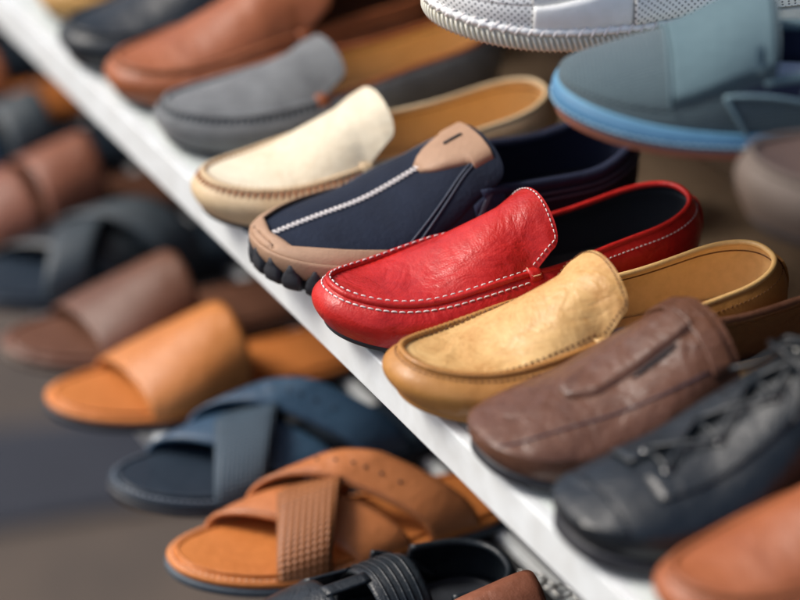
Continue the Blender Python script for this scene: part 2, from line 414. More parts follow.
# ------------------------------------------------------------------ loafers with an apron seam
def loafer(name, label, loc, rot, S, side, vamp, lining, insole, rim, solem, seamm, thread, style='double', group=SHOES, heel_seam=True, seam_r=.0024):
    o=root(name,label,'shoe',loc,rot,group)
    sole_part(S,'sole',solem,o,out=-.001)
    wall_part(S,'side_wall',side,o)
    vamp_part(S,'vamp',vamp,o)
    a0,a1=S.sJ,2-S.sJ
    lining_part(S,lining,o,a0-.04,a1+.04); insole_part(S,insole,o)
    collar_part(S,rim,o,a0,a1)
    # seam ridge round the apron
    mb=MB()
    f=lambda a:S.wall(a,1,0)+V((0,0,.0006))
    pts=[f(a) for a in lin(150,-S.sJ,S.sJ)]
    if style=='pucker': mb.tube(pts, lambda u: seam_r*(1+.16*sin(u*2*pi*75)), n=8)
    else: mb.tube(pts, seam_r, n=8)
    sm=mb.build('apron_seam',seamm,o)
    st=MB()
    fo=lambda a:S.wall(a,.84,.0004)
    def fi(a):
        q=.90; r=min(1,abs(a)/S.sJ); sg=1 if a>0 else -1
        return S.top(max(.035,r), sg*q, .0005)
    if style=='double':
        dashes(st,fo,-S.sJ,S.sJ,.0040,.0014,.00055)
        dashes(st,lambda a:S.wall(a,1,0)+V((0,0,.0030))-S.nrm(a)*.0012,-S.sJ,S.sJ,.0034,.0022,.0005)
    elif style=='pucker':
        cross_stitch(st, lambda a:S.wall(a,1,0)+S.nrm(a)*.0024+V((0,0,.0008)), lambda a:S.wall(a,1,0)-S.nrm(a)*.0020+V((0,0,.0024)), -S.sJ,S.sJ,.0034,.0006,.5)
        dashes(st,lambda a:S.wall(a,.86,.0004),-S.sJ,S.sJ,.0030,.0012,.00045)
        dashes(st,fi,-S.sJ,-.02,.0026,.0016,.0005); dashes(st,fi,.02,S.sJ,.0026,.0016,.0005)
    elif style=='whip':
        cross_stitch(st, lambda a:S.wall(a,.80,.0006), lambda a:S.wall(a,1,0)-S.nrm(a)*.0030+V((0,0,.0022)), -S.sJ,S.sJ,.0050,.0011,.35)
    st.build('stitching',thread,sm)
    # edge stitch of the tongue
    te=MB()
    def edge(u):   # u -1..1 around the tongue edge, 3 mm inside
        w=max(0.,1-abs(u)**1.0)
        if abs(u)>.45:
            ww=1+ (1-(abs(u)-.45)/.55)*.86; return S.top(ww,(.93 if u>0 else -.93),.0006)
        k=u/.45*.93; return S.top(1.86+.06*(1-abs(u)/.45),k,.0006)
    if style in('double','pucker'):
        dashes(te,edge,-1,1,.0026 if style=='double' else .0018,.0014,.00042)
        te.build('tongue_stitching',thread,o)
    # collar line stitch and little saddle tab at the throat
    cs=MB(); dashes(cs,lambda a:S.wall(a,.80 if style!='whip' else .8,.0004),S.sJ+.02,2-S.sJ-.02,.0022,.0014,.00036)
    cs.build('collar_stitching',thread,o)
    for sg in(1,-1):
        a=S.sJ if sg==1 else 2-S.sJ
        c=S.wall(a,1,0)+V((0,0,.001)); nn=S.nrm(a); tb=MB()
        rows=[[c+nn*dx+V((0,dy,dz)) for dy in lin(4,-.0048,.0048)] for dx,dz in((.0052,-.006),(.0046,-.002),(.003,.0012),(0,.0028),(-.003,.0032),(-.005,.0018))]
        tb.grid(rows); t_=tb.build('throat_tab',rim if style!='double' else seamm,o,solid=.002)
        if style=='double':
            x=MB(); c=c+V((0,0,.0006))
            pts=[(.0042,-.001,-.0034),(.0042,-.001,.0034),(-.0034,.0032,.0034),(-.0034,.0032,-.0034)]
            P=[c+nn*p[0]+V((0,p[2],p[1])) for p in pts]
            for k in range(4): x.grain(P[k]+(P[(k+1)%4]-P[k])*.06,P[k]+(P[(k+1)%4]-P[k])*.94,.00055)
            x.build('tab_stitching','orange_thread',t_)
    mb=MB(); mb.tube([S.wall(a,.74,0)-S.nrm(a)*.0034 for a in lin(70,S.sJ+.02,2-S.sJ-.02)],.0005,n=5); mb.build('lining_seam',thread if style!='double' else 'dark_thread',o)
    mb=MB(); mb.tube([S.outline(a)[0]-S.nrm(a)*.013+V((0,0,S.sole+.0072)) for a in lin(50,s_of(.68),2-s_of(.68))],.0005,n=5); mb.build('heel_pad_edge','dark_thread' if style=='double' else 'rust_thread',o)
    # heel patch
    band(S,'heel_patch',side,o,.965,1.035,.18,.78,off=.0012,n=12)
    return o

red=Last(L=.285,hw=.051,zt=((0,.034),(.12,.036),(.42,.046),(.55,.046),(.8,.052),(1,.060)),
   zr=((0,.034),(.10,.0345),(.2,.040),(.32,.057),(.42,.072),(.56,.088)),inset=((0,.008),(.2,.010),(.46,.011),(.53,.007),(1,.004)),
   tJ=.485,tongue=.022,flare=1.0,t_drop=.72,bulge=.005,spring=.010)
loafer('red_loafer','bright red leather loafer with white stitching round its apron, navy inside',(.046,-.028,0),-1,red,'red_leather','red_leather','black_lining','grey_insole','red_leather','black_rubber','red_leather','white_thread')
tan=Last(L=.285,hw=.052,zt=((0,.032),(.12,.034),(.42,.045),(.55,.047),(.8,.053),(1,.060)),
   zr=((0,.032),(.10,.033),(.2,.039),(.32,.058),(.42,.074),(.54,.090)),inset=((0,.008),(.2,.011),(.42,.012),(.5,.007),(1,.004)),
   tJ=.45,tongue=.022,flare=1.0,t_drop=.65,bulge=.006,spring=.009)
loafer('tan_loafer','creased honey tan leather loafer with puckered seam, in front of the red loafer',(.150,-.026,0),-1,tan,'tan_side_leather','tan_leather','tan_lining','insole_tan','pale_tan_edge','tan_side_leather','tan_side_leather','brown_thread','pucker')
o=[q for q in bpy.data.objects if q.name=='tan_loafer'][0]
mb=MB(); mb.grid([[V((.026+.0015*v,.140+.011*u,.030+.016*v)) for v in lin(5)] for u in lin(5)]); mb.build('size_sticker','label_white',o,solid=.0006)
crm=Last(L=.285,hw=.050,zt=((0,.030),(.12,.032),(.42,.044),(.55,.046),(.8,.052),(1,.060)),
   zr=((0,.032),(.10,.036),(.2,.044),(.32,.062),(.42,.076),(.52,.088)),inset=((0,.007),(.2,.009),(.42,.010),(.5,.007),(1,.004)),
   tJ=.40,tongue=.026,flare=.98,t_drop=.7,bulge=.004)
gry=Last(L=.285,hw=.050,zt=((0,.030),(.12,.032),(.42,.040),(.55,.043),(.8,.050),(1,.058)),
   zr=((0,.032),(.10,.036),(.2,.041),(.32,.053),(.42,.064),(.52,.074)),inset=((0,.007),(.2,.009),(.42,.010),(.5,.007),(1,.004)),
   tJ=.40,tongue=.024,flare=.96,t_drop=.7,bulge=.004)
loafer('cream_loafer','cream leather loafer with brown whip stitched toe seam and tan inside',(-.160,-.028,0),-2,crm,'cream_side','cream_leather','tan_lining','insole_tan','cream_side','black_rubber','cream_side','rust_thread','whip')
loafer('grey_loafer','grey suede loafer with tan inside, behind the cream loafer',(-.287,-.002,0),-1,gry,'grey_suede','grey_suede','tan_lining','insole_tan','rust_leather','black_rubber','grey_suede','dark_thread','whip')
brl=Last(L=.29,hw=.052,zt=((0,.030),(.12,.034),(.42,.050),(.55,.052),(.8,.055),(1,.064)),
   zr=((0,.032),(.10,.038),(.2,.050),(.32,.068),(.42,.084),(.60,.10)),inset=((0,.008),(.2,.010),(.42,.010),(.5,.007),(1,.004)),
   tJ=.50,tongue=.03,flare=.95,t_drop=.8,bulge=.004)
loafer('rust_loafer','rust brown leather loafer between the grey suede loafer and a black one',(-.379,-.004,0),0,brl,'rust_leather','rust_leather','dark_brown_leather','dark_brown_leather','rust_leather','black_rubber','rust_leather','brown_thread','pucker')
loafer('black_loafer','plain black leather loafer near the far end of the middle shelf',(-.462,-.010,0),0,brl,'black_leather','black_leather','black_lining','black_lining','black_leather','black_rubber','black_leather','dark_thread','pucker')
loafer('gold_loafer','mustard tan loafer cut off by the top left edge of the photo',(-.558,.008,0),0,crm,'gold_leather','gold_leather','tan_lining','insole_tan','gold_leather','black_rubber','gold_leather','brown_thread','pucker')
loafer('copper_loafer','reddish copper leather loafer in the bottom right corner',(.448,-.002,0),0,brl,'rust_leather','rust_leather','dark_brown_leather','dark_brown_leather','rust_leather','black_rubber','rust_leather','brown_thread','pucker')

# ------------------------------------------------------------------ brown leather slip-on with slotted tab
S=Last(L=.295,hw=.053,mode='round',zt=((0,.022),(.2,.028),(.40,.046),(.50,.055),(.7,.052),(.85,.054),(1,.064)),
   zr=((0,.030),(.10,.040),(.25,.055),(.38,.074),(.46,.086),(.58,.096)),inset=((0,.001),(.3,.002),(.5,.006),(.7,.006),(1,.004)),
   sole=.007,spring=.009,tJ=.46,tongue=.020,tongue_e=12.,bulge=.003,n_toe=2.6,toe_t=.27,ib=.002,t_drop=1.)
o=root('brown_slip_on','brown crinkled leather slip-on with a slotted ribbed tab over the instep','shoe',(.245,-.014,0),-1,SHOES)
sole_part(S,'sole','black_rubber',o,out=.002,h1=.008)
wall_part(S,'side_wall','wood_brown_leather',o); vamp_part(S,'vamp','wood_brown_leather',o)
lining_part(S,'dark_brown_leather',o,S.sJ-.03,2-S.sJ+.03); insole_part(S,'insole_tan',o,h=.010); collar_part(S,'wood_brown_leather',o,S.sJ,2-S.sJ,r=.0035)
# instep tab with cross ribs
mb=MB(); rows=[]
for i in range(61):
    u=i/60; r=.60+.88*u; w=.29*min(1,u*9+.15)**.5
    h=.0026+.0014*abs(sin(pi*min(u,.70)/.14))**.3
    rows.append([S.top(r,-.02+w*x,h*(1-abs(x)**14)+.0004) for x in lin(15,-1,1)])
mb.grid(rows); tab=mb.build('instep_tab','wood_brown_leather',o)
mb=MB(); mb.tube([S.top(r,.33,.0008) for r in lin(20,.80,.95)],lambda u:.0010*(1-abs(2*u-1)**4)+.0004,n=8); mb.build('tab_slit','dark_slot',o)
mb=MB()
for sg in(1,-1):
    if sg>0: mb.tube([S.top(.16+.84*k/30, sg*(.84-.26*sin(pi*(k/30)**.8)),.0004) for k in range(31)],.0006,n=6)
mb.build('seam','violet_thread',o)
band(S,'side_gore_or_gap','dark_brown_leather',o,s_of(.47),s_of(.62),.25,.97,off=.001,n=20)
patch(S,'throat_strap','wood_brown_leather',o,1.05,1.7,-.92,.92,off=.003,nr=12,nq=24,solid=.003)

# ------------------------------------------------------------------ dark lace-up shoe
S=Last(L=.30,hw=.053,mode='round',zt=((0,.024),(.2,.030),(.45,.055),(.56,.066),(.7,.062),(.85,.060),(1,.068)),
   zr=((0,.034),(.10,.046),(.25,.060),(.38,.080),(.5,.100),(.66,.118)),inset=((0,.001),(.3,.003),(.5,.010),(.7,.006),(1,.004)),
   sole=.010,spring=.008,tJ=.50,tongue=.045,bulge=.003,n_toe=2.7,toe_t=.27,ib=.002,t_drop=1.)
o=root('lace_up_shoe','blackish blue leather lace-up shoe beside the brown slip-on','shoe',(.350,-.012,0),-1,SHOES)
sole_part(S,'sole','black_rubber',o,out=.003); wall_part(S,'side_wall','slate_leather',o); vamp_part(S,'vamp','slate_leather',o)
lining_part(S,'black_lining',o,S.sJ-.03,2-S.sJ+.03); insole_part(S,'black_lining',o,h=.01); collar_part(S,'slate_leather',o,S.sJ,2-S.sJ,r=.004)
patch(S,'toe_cap','slate_leather',o,.03,.34,-.97,.97,off=.0012,nq=30)
for sg in(1,-1):
    e=patch(S,'eyestay','slate_leather',o,.50,1.55,(lambda u,sg=sg:sg*.16),(lambda u,sg=sg:sg*.62),off=.0016,nr=30,solid=.0016)
    for k in range(6):
        r=.58+.17*k; c=S.top(r,sg*.24,.0026); mb=MB()
        mb.tube([c+V((cos(x)*.0028,sin(x)*.0028,0)) for x in lin(11,0,2*pi)[:-1]],.0008,n=5,closed=True)
        mb.build('eyelet','steel',e)
mb=MB()
for k in range(6):
    r=.58+.17*k; r2=r+.17
    mb.tube([S.top(min(2,r),q,.0028+.002*(1-abs(q)/.26)) for q in lin(9,-.26,.26)],.0016,n=6)
    if k<5:
        for sg in(1,-1): mb.tube([S.top(r+(r2-r)*(q+1)/2,sg*q*.24,.0045+.002*(1-abs(q))) for q in lin(9,-1,1)],.0016,n=6)
for sg in(1,-1):
    c=S.top(1.25,.05*sg,.009)
    mb.tube([c+V((sg*.026*sin(x)*(1+.2*sin(3*x)),-.010*(1-cos(x))+.006,.003*sin(x)-.010*abs(sin(x)))) for x in lin(24,0,2*pi)],.0017,n=6)
    mb.tube([c+V((sg*(.034*x),-.030*x,-.012*x-.016*x*x+.003*sin(7*x))) for x in lin(14,0,1)],.0017,n=6)
mb.build('lace','slate_leather',o)

# ------------------------------------------------------------------ navy slip-on with tan toe guard and lugged sole
S=Last(L=.29,hw=.053,mode='round',zt=((0,.026),(.2,.032),(.42,.050),(.52,.064),(.62,.060),(.8,.056),(1,.070)),
   zr=((0,.034),(.10,.043),(.25,.055),(.38,.070),(.48,.083),(.62,.095)),inset=((0,.001),(.3,.003),(.5,.010),(.7,.006),(1,.004)),
   sole=.012,spring=.010,tJ=.50,tongue=.020,bulge=.004,n_toe=2.4,toe_t=.30,ib=.002,t_drop=.9)
o=root('navy_slip_on','navy nubuck slip-on with taupe toe guard, black lugged sole and white zigzag stitch','shoe',(-.050,-.025,0),-1,SHOES)
so=sole_part(S,'sole','black_rubber',o,out=.001)
wall_part(S,'side_wall','navy_nubuck',o); vamp_part(S,'vamp','navy_nubuck',o)
lining_part(S,'navy_fabric',o,S.sJ-.03,2-S.sJ+.03); insole_part(S,'black_lining',o,h=.01); collar_part(S,'navy_fabric',o,S.sJ,2-S.sJ,r=.0042)
g=MB()      # toe guard: up the wall and over onto the vamp rim
rows=[]
for i in range(91):
    a=-.50+1.0*i/90; x=min(1,max(0,(abs(a)-.30)/.20)); k=1-x*x*(3-2*x)
    rows.append([S.wall(a,v,.0022) for v in lin(8,0,k*.96+.04)])
g.grid(rows); g.build('toe_guard','taupe_guard',o,solid=.0022)
g=MB(); rows=[]
for i in range(81):     # strip carried inward from the wall top, fading towards the ends
    a=-.36+.72*i/80; r=abs(a)/S.sJ; sg=1 if a>=0 else -1; wd=max(.01,1-(abs(a)/.36)**2)
    P=S.top(max(.004,r),sg*1.,.0020); row=[S.wall(a,.97,.0024)]
    for v in lin(7):
        rr=r+.20*wd*v*(1-min(1,r/.5)); q=sg*(1-.24*wd*v) if r>.0 else 0
        if r<.10: q*=1-(1-r/.10)*.9*v
        row.append(S.top(max(.004,rr),q,.0022))
    rows.append(row)
g.grid(rows); g.build('toe_rim','taupe_guard',o,solid=.0015)
lg=MB()
for i in range(17):
    a=-.50+1.0*(i+.5)/17; p,t,_=S.outline(a); n=S.nrm(a); tg=V((-n.y,n.x,0))
    c=p+n*.0015; z=S.zb(t)
    rows=[]
    for k,(w,h,ou) in enumerate([(.0060,.001,.001),(.0070,.004,.0045),(.0072,.010,.0055),(.0062,.014,.0045),(.0034,.0175,.0052),(.0014,.0225,.0046)]):
        rows.append([c+tg*x*w+n*(ou+y)+V((0,0,z+h)) for x,y in((-1,-.005),(-1,0),(-.7,.0012),(.7,.0012),(1,0),(1,-.005))])
    lg.grid(rows); b=len(lg.v)-6; lg.f.append(tuple(range(b,b+6)))
lg.build('lug','black_rubber',so)
z=MB()
def on(r,x,off):
    w=(S.top(r,1)-S.top(r,-1)).length/2; return S.top(r,max(-1,min(1,x/max(w,.004))),off)
us=resample(lambda r:S.top(r,0),.13,.93,.0036,900)
for u,u2 in zip(us,us[1:]):
    z.grain(on(u,-.0026,.0012),on(u2,.0024,.0012),.00075)
    z.grain(on(u,-.0026,.0010),on(u+(u2-u)*.75,-.0028,.0010),.00075)
z.build('zigzag_stitch','white_thread',o)
mb=MB(); rows=[]
for i in range(31):
    u=i/30; r=.86+.92*u; w=.029*min(1,u*4.5+.04)**.5
    rows.append([on(r,w*x,.0042*(1-abs(x)**9)*min(1,u*14+.3)) for x in lin(21,-1,1)])
mb.grid(rows); tt=mb.build('tongue_tab','taupe_guard',o,solid=.003)
c=MB(); c.tube([on(r,-.002,.0045) for r in lin(8,.97,1.35)],.0013,n=8); c.build('tab_slot','dark_slot',tt)
mb=MB()
for sg in(1,-1):
    for d in(0,.045):
        mb.tube([S.top(.70+.30*u+d,sg*(.99-.42*u),.0006) if .70+.30*u+d<1.9 else S.top(1.9,sg*.5,.0006) for u in lin(20)],.0007,n=6)
for sg,a0,a1 in((1,s_of(.50),1),(-1,1,2-s_of(.5))):
    pass
for v in(.86,.76):
    mb.tube([S.wall(a,v,.0008) for a in lin(70,s_of(.56),2-s_of(.56))],.0008,n=6)
for d in (0,.010):
    mb.tube([S.wall(s_of(.40+d+.12*u),.45+.55*u,.0012) for u in lin(16)],.0011,n=6)
mb.build('piping','navy_piping',o)
band(S,'side_gore_or_gap','navy_fabric',o,s_of(.47),s_of(.56),.5,.98,off=.0006,n=16,solid=.001)

# ------------------------------------------------------------------ upper shelf shoes
UZ=.20
S=Last(L=.29,hw=.052,mode='round',zt=((0,.026),(.2,.028),(.38,.046),(.46,.050),(.7,.052),(.85,.056),(1,.066)),
   zr=((0,.038),(.10,.046),(.25,.062),(.38,.084),(.5,.096),(.66,.104)),inset=((0,.001),(.3,.003),(.5,.006),(.7,.006),(1,.004)),
   sole=.010,spring=.006,tJ=.42,tongue=.010,bulge=.002,n_toe=2.3,toe_t=.32,ib=.001,t_drop=1.)
o=root('blue_canvas_shoe','grey blue canvas slip-on with a bright blue rubber rim on the upper shelf','shoe',(.168,.078,UZ),-27,UP)
so=sole_part(S,'sole','brown_rubber',o,out=.004,h1=.007)
wall_part(S,'side_wall','blue_canvas',o); vamp_part(S,'vamp','blue_canvas',o)
lining_part(S,'navy_fabric',o,S.sJ-.03,2-S.sJ+.03); ins=insole_part(S,'label_white',o,h=.012); collar_part(S,'blue_trim',o,S.sJ,2-S.sJ,r=.004)
mb=MB(); rows=[]
for i in range(120):
    a=2*i/120; p,t,_=S.outline(a); n=S.nrm(a); zb=S.zb(t); hh=.020-.004*min(1,t/.4)
    rows.append([p+n*x+V((0,0,zb+h)) for x,h in((.0010,.0070),(.0052,.0074),(.0056,.012),(.0048,hh-.002),(.003,hh),(-.001,hh+.0012))])
mb.grid(rows,closed_u=True); rim=mb.build('rubber_rim','blue_rubber',o)
mb=MB(); dashes(mb,lambda a:S.outline(a)[0]+S.nrm(a)*.0060+V((0,0,S.zb(S.outline(a)[1])+.0105)),-.75,.75,.0030,.0020,.0006); mb.build('rim_stitching','sky_thread',rim)
mb=MB(); mb.tube([S.outline(a)[0]+S.nrm(a)*.002+V((0,0,S.zb(S.outline(a)[1])+.0205-.004*min(1,S.outline(a)[1]/.4))) for a in lin(150,0,2)[:-1]],.0016,n=6,closed=True); mb.build('welt','blue_welt',o)
patch(S,'instep_panel','blue_trim',o,.70,1.6,-.97,.97,off=.0018,nr=24,nq=40)
T0=.30
for sg in(1,-1):
    A=lambda t,sg=sg:(s_of(t) if sg>0 else 2-s_of(t))
    ts=lin(24,.345,.56)
    g=MB(); g.grid([[S.wall(A(t),1-.42*((t-.345)/.215)*v-.004,.0016) for v in lin(5,0,1)] for t in (ts if sg>0 else ts[::-1])]); g.build('side_gore_or_gap','navy_fabric',o,solid=.001)  # dark wedge laid on the wall, its colour standing for the shaded side opening
mb=MB()
for sg in(1,-1):
    A=lambda t,sg=sg:(s_of(t) if sg>0 else 2-s_of(t))
    mb.tube([S.wall(A(.335+.05*u),1-.82*u,.0022) for u in lin(20)],.0016,n=6)
    mb.tube([S.wall(A(.335+.23*u),1-.44*u,.0022) for u in lin(20)],.0016,n=6)
    mb.tube([S.top(.70,sg*u,.003) for u in lin(12)],.0007,n=6)
mb.tube([S.wall(a,.80,.001) for a in lin(60,s_of(.50),2-s_of(.5))],.0012,n=6)
mb.build('trim_piping','blue_piping',o)
band(S,'collar_band','blue_trim',o,s_of(.56),2-s_of(.56),.40,.99,off=.0014,n=60)
mb=MB()
for k in range(3):
    mb.tube([V((-.006+.012*u+.003*sin(u*9+k), .175+.018*k+.010*sin(u*6+k), .0235)) for u in lin(14)],.0013,n=5)
mb.build('printed_script','label_blue',ins)

S=Last(L=.29,hw=.053,mode='round',zt=((0,.028),(.2,.032),(.45,.050),(.56,.060),(.7,.056),(.85,.056),(1,.066)),
   zr=((0,.040),(.10,.050),(.25,.064),(.38,.080),(.5,.096),(.66,.110)),inset=((0,.002),(.3,.003),(.5,.008),(.7,.006),(1,.004)),
   sole=.014,spring=.008,tJ=.52,tongue=.03,bulge=.002,n_toe=2.3,toe_t=.30,ib=.001,t_drop=1.)
o=root('white_sneaker','white perforated leather sneaker with a ribbed off-white sole at the top edge','shoe',(.002,.073,UZ),-16,UP)
so=sole_part(S,'sole','cream_rubber',o,out=.002,h1=.0125)
mb=MB()
us=resample(lambda a:S.outline(a)[0],-.6,.6,.0038,900)
for a in us:
    p,t,_=S.outline(a); n=S.nrm(a); tg=V((-n.y,n.x,0)); c=p+n*.0015+V((0,0,S.zb(t)))
    mb.tube([c+V((0,0,.0006))-n*.001+tg*.001, c+n*.0008+V((0,0,.004))-tg*.0005, c+n*.0010+V((0,0,.008))-tg*.0018, c+n*.0002+V((0,0,.0115))-tg*.003],.0010,n=6)
mb.build('rib','cream_rubber',so)
wall_part(S,'side_wall','perforated_white',o); vamp_part(S,'vamp','perforated_white',o)
lining_part(S,'white_leather',o,S.sJ-.03,2-S.sJ+.03); insole_part(S,'white_leather',o,h=.012); collar_part(S,'white_leather',o,S.sJ,2-S.sJ,r=.004)
mb=MB()
mb.tube([S.outline(a)[0]+S.nrm(a)*.0008+V((0,0,S.zb(S.outline(a)[1])+.0145)) for a in lin(220,-.7,.7)],lambda u:.0024*(1+.25*sin(u*2*pi*70)),n=8)
wt=mb.build('braided_welt','white_leather',o)
mb=MB(); cross_stitch(mb,lambda a:S.outline(a)[0]+S.nrm(a)*.0034+V((0,0,S.zb(S.outline(a)[1])+.0125)),lambda a:S.outline(a)[0]-S.nrm(a)*.0002+V((0,0,S.zb(S.outline(a)[1])+.0180)),-.7,.7,.0085,.0011,.8)
mb.build('welt_stitch','white_thread',wt)
patch(S,'side_overlay','white_leather',o,.58,.84,-1.,1.,off=.0006,solid=.0008,nq=30)
band(S,'quarter_overlay','white_leather',o,.30,.46,.05,.99,off=.0006,n=24,solid=.0008)
band(S,'quarter_panel','perforated_white',o,.46,.8,.10,.98,off=.0018,n=50)
for r in(.59,.83):
    mb=MB(); dashes(mb,lambda q:S.top(r,q,.0012),-1.,1.,.0022,.0014,.0005); mb.build('stitching','grey_thread',o)

loafer('taupe_shoe','blurred grey taupe shoe toe at the right edge, below the blue canvas shoe',(.352,.096,UZ),-18,Last(L=.285,hw=.052,zt=((0,.040),(.3,.042),(.42,.050),(.55,.052),(.8,.054),(1,.062)),
   zr=((0,.040),(.10,.041),(.2,.045),(.32,.055),(.42,.068),(.56,.080)),inset=((0,.006),(.5,.007),(1,.004)),tJ=.44,bulge=.004),
   'taupe_leather','taupe_dark','dark_brown_leather','dark_brown_leather','taupe_leather','black_rubber','taupe_leather','dark_thread','none',UP)

# ------------------------------------------------------------------ sandals on the lower rack
LZ=-.22
class Bed:
    def __init__(s,L=.275,hw=.050): 
        s.S=Last(L=L,hw=hw,spring=.004,sole=.010,ib=0,prof=((0,.92),(.25,1.),(.34,1.),(.55,.86),(.72,.78),(.88,.76),(1,.74)),n_toe=2.2,toe_t=.33)
def footbed(B,o,bed,outs,rim=None,h=.012,stitch=None):
    S=B.S; S.sole=h
    sole_part(S,'outsole',outs,o,out=.002,h0=0,h1=h*.55)
    sole_part(S,'midsole',rim or bed,o,out=.0005,h0=h*.55+.0003,h1=h)
    mb=MB(); rows=[]
    for s_ in lin(60,0.004,.996):
        A,t,_=S.outline(s_); Bq,_,_=S.outline(2-s_); A=A-S.nrm(s_)*.005; Bq=Bq-S.nrm(2-s_)*.005
        z=S.zb(t)+h+.0012; rows.append([Bq.lerp(A,k/12)+V((0,0,z+.0016*(1-abs(k/6-1)**6)-.0012*(abs(k/6-1)>.999))) for k in range(13)])
    mb.grid(rows); fb=mb.build('footbed',bed,o)
    mb=MB(); mb.tube([S.outline(a)[0]-S.nrm(a)*.0075+V((0,0,S.zb(S.outline(a)[1])+h+.0022)) for a in lin(160,0,2)[:-1]],.0013,n=6,closed=True); mb.build('raised_bead',bed,fb)
    if stitch:
        mb=MB(); dashes(mb,lambda a:S.outline(a)[0]-S.nrm(a)*.0028+V((0,0,S.zb(S.outline(a)[1])+h+.0006)),-.55,.55,.0032,.0018,.0006)
        mb.build('stitching',stitch,fb)
def strap(B,name,m,o,fr,bk,h0,h1,lift=0.,n=34,nw=9,solid=.0028,k0=1.,skew=.62,holes=None,edge=None,base=.004,out=.0,asym=.0):
    """fr/bk=(t at +x side, t at -x side) of the front and rear edge; h0,h1 arch heights"""
    S=B.S
    def pt(u,w,e=0.):
        tp=fr[0]+(bk[0]-fr[0])*w; tm=fr[1]+(bk[1]-fr[1])*w; h=h0+(h1-h0)*w+lift
        P=V((S.cx(tp)+S.W(tp)+out,S.L*tp,0)); Q=V((S.cx(tm)-S.W(tm)-out,S.L*tm,0))
        c=cos(pi*u); x=(1-(abs(c)**1.25)*(1 if c>0 else -1))/2
        q=P.lerp(Q,x); q.z=base+(h-base)*abs(sin(pi*u))**skew*(1-asym*c)+e+S.zb(q.y/S.L)
        q.z+= -.0015*abs(2*w-1)**4
        return q
    mb=MB(); mb.grid([[pt(u,w) for w in lin(nw)] for u in lin(n)])
    ob=mb.build(name,m,o,solid=solid)
    if holes:
        mb=MB()
        for u in holes: 
            c=pt(u,.5,.0002); mb.tube([c-V((0,0,.001)),c+V((0,0,.0006))],.0012,n=10)
        mb.build('punched_hole','dark_slot',ob)
    if edge:
        mb=MB()
        for w in(.07,.93): dashes(mb,lambda u:pt(u,w,.0006),.06,.94,.0022,.0012,.0004)
        mb.build('edge_stitching',edge,ob)
    return ob,pt
M['woven_orange']=mat('woven_orange',(.46,.17,.055),.45,var=(.34,.11,.03),weave=1.,wvs=1250,bump=.1)
M['woven_navy']=mat('woven_navy',(.060,.105,.15),.5,var=(.03,.06,.095),weave=1.,wvs=1700,bump=.1)
def crossover(name,label,loc,rot,c1,c2,bed,outs,thread,edge,rot2=0):
    o=root(name,label,'sandal',loc,rot,LOW); B=Bed()
    footbed(B,o,bed,outs,stitch=thread)
    strap(B,'front_strap',c1,o,(.46,.15),(.62,.33),.034,.046,edge=edge,asym=.18)
    ob,pt=strap(B,'woven_strap',c2,o,(.22,.37),(.37,.57),.044,.056,edge=None,asym=.15)
    strap(B,'rear_strap',c1,o,(.68,.27),(.83,.43),.054,.066,edge=edge,holes=[.34,.41,.48,.55,.62,.69],asym=.24)
    return o
crossover('orange_cross_sandal','tan orange sandal with a punched strap crossed over a basket woven strap',(-.044,-.110,LZ),-2,'orange_leather','woven_orange','orange_footbed','grey_rubber','orange_thread','rust_thread')
crossover('navy_cross_sandal','navy blue cross strap sandal between the punched tan sandal and orange slide',(-.162,-.106,LZ),-2,'navy_leather','woven_navy','navy_footbed','black_rubber','grey_thread',None)
def slide(name,label,loc,rot,c,bed,outs,fr=(.24,.20),bk=(.56,.52),h0=.035,h1=.075,edge=None):
    o=root(name,label,'sandal',loc,rot,LOW); B=Bed(); footbed(B,o,bed,outs)
    strap(B,'wide_strap',c,o,fr,bk,h0,h1,nw=20,edge=edge,skew=.55); return o
slide('orange_slide','bright apricot orange slide with one wide plain band',(-.300,-.103,LZ),-2,'apricot_leather','orange_footbed','black_rubber')
slide('brown_slide','dull plum brown slide with one wide band, behind the orange slide',(-.400,-.102,LZ),-2,'plum_brown_leather','plum_brown_leather','taupe_leather')
o=root('grey_strap_sandal','dark grey blue sandal with crossing straps, behind the brown slide','sandal',(-.520,-.100,LZ),-2,LOW); B=Bed()
footbed(B,o,'navy_footbed','black_rubber')
strap(B,'front_strap','slate_leather',o,(.45,.17),(.60,.34),.036,.048); strap(B,'cross_strap','dark_strap',o,(.22,.42),(.36,.58),.050,.058)
strap(B,'rear_strap','dark_strap',o,(.62,.34),(.76,.50),.056,.066)
o=root('rose_strap_slide','rose brown slide with two broad straps near the left edge','sandal',(-.635,-.096,LZ),-2,LOW); B=Bed()
footbed(B,o,'plum_brown_leather','taupe_leather')
strap(B,'front_strap','rose_brown_leather',o,(.20,.16),(.36,.32),.040,.058,nw=12); strap(B,'rear_strap','rose_brown_leather',o,(.39,.35),(.60,.56),.062,.082,nw=12)
o=root('dark_blue_slide','dark navy slide at the far left under the middle shelf','sandal',(-.750,-.092,LZ),-2,LOW); B=Bed()
footbed(B,o,'navy_footbed','black_rubber'); strap(B,'front_strap','navy_leather',o,(.2,.16),(.38,.34),.040,.058); strap(B,'rear_strap','dark_strap',o,(.42,.38),(.58,.54),.062,.078)
slide('grey_slide','plain grey blue slide third from the left end of the lower rack',(-.972,-.086,LZ),-2,'navy_leather','navy_footbed','black_rubber')
slide('dark_brown_slide','dark brown slide next to last at the far left of the lower rack',(-1.082,-.086,LZ),-2,'dark_brown_leather','plum_brown_leather','black_rubber')
slide('black_slide','black slide last at the far left of the lower rack',(-1.192,-.086,LZ),-2,'black_leather','navy_footbed','black_rubber')
slide('rust_slide','rust orange slide beside the dark navy slide at the far left edge',(-.862,-.088,LZ),-2,'rust_leather','orange_footbed','black_rubber')

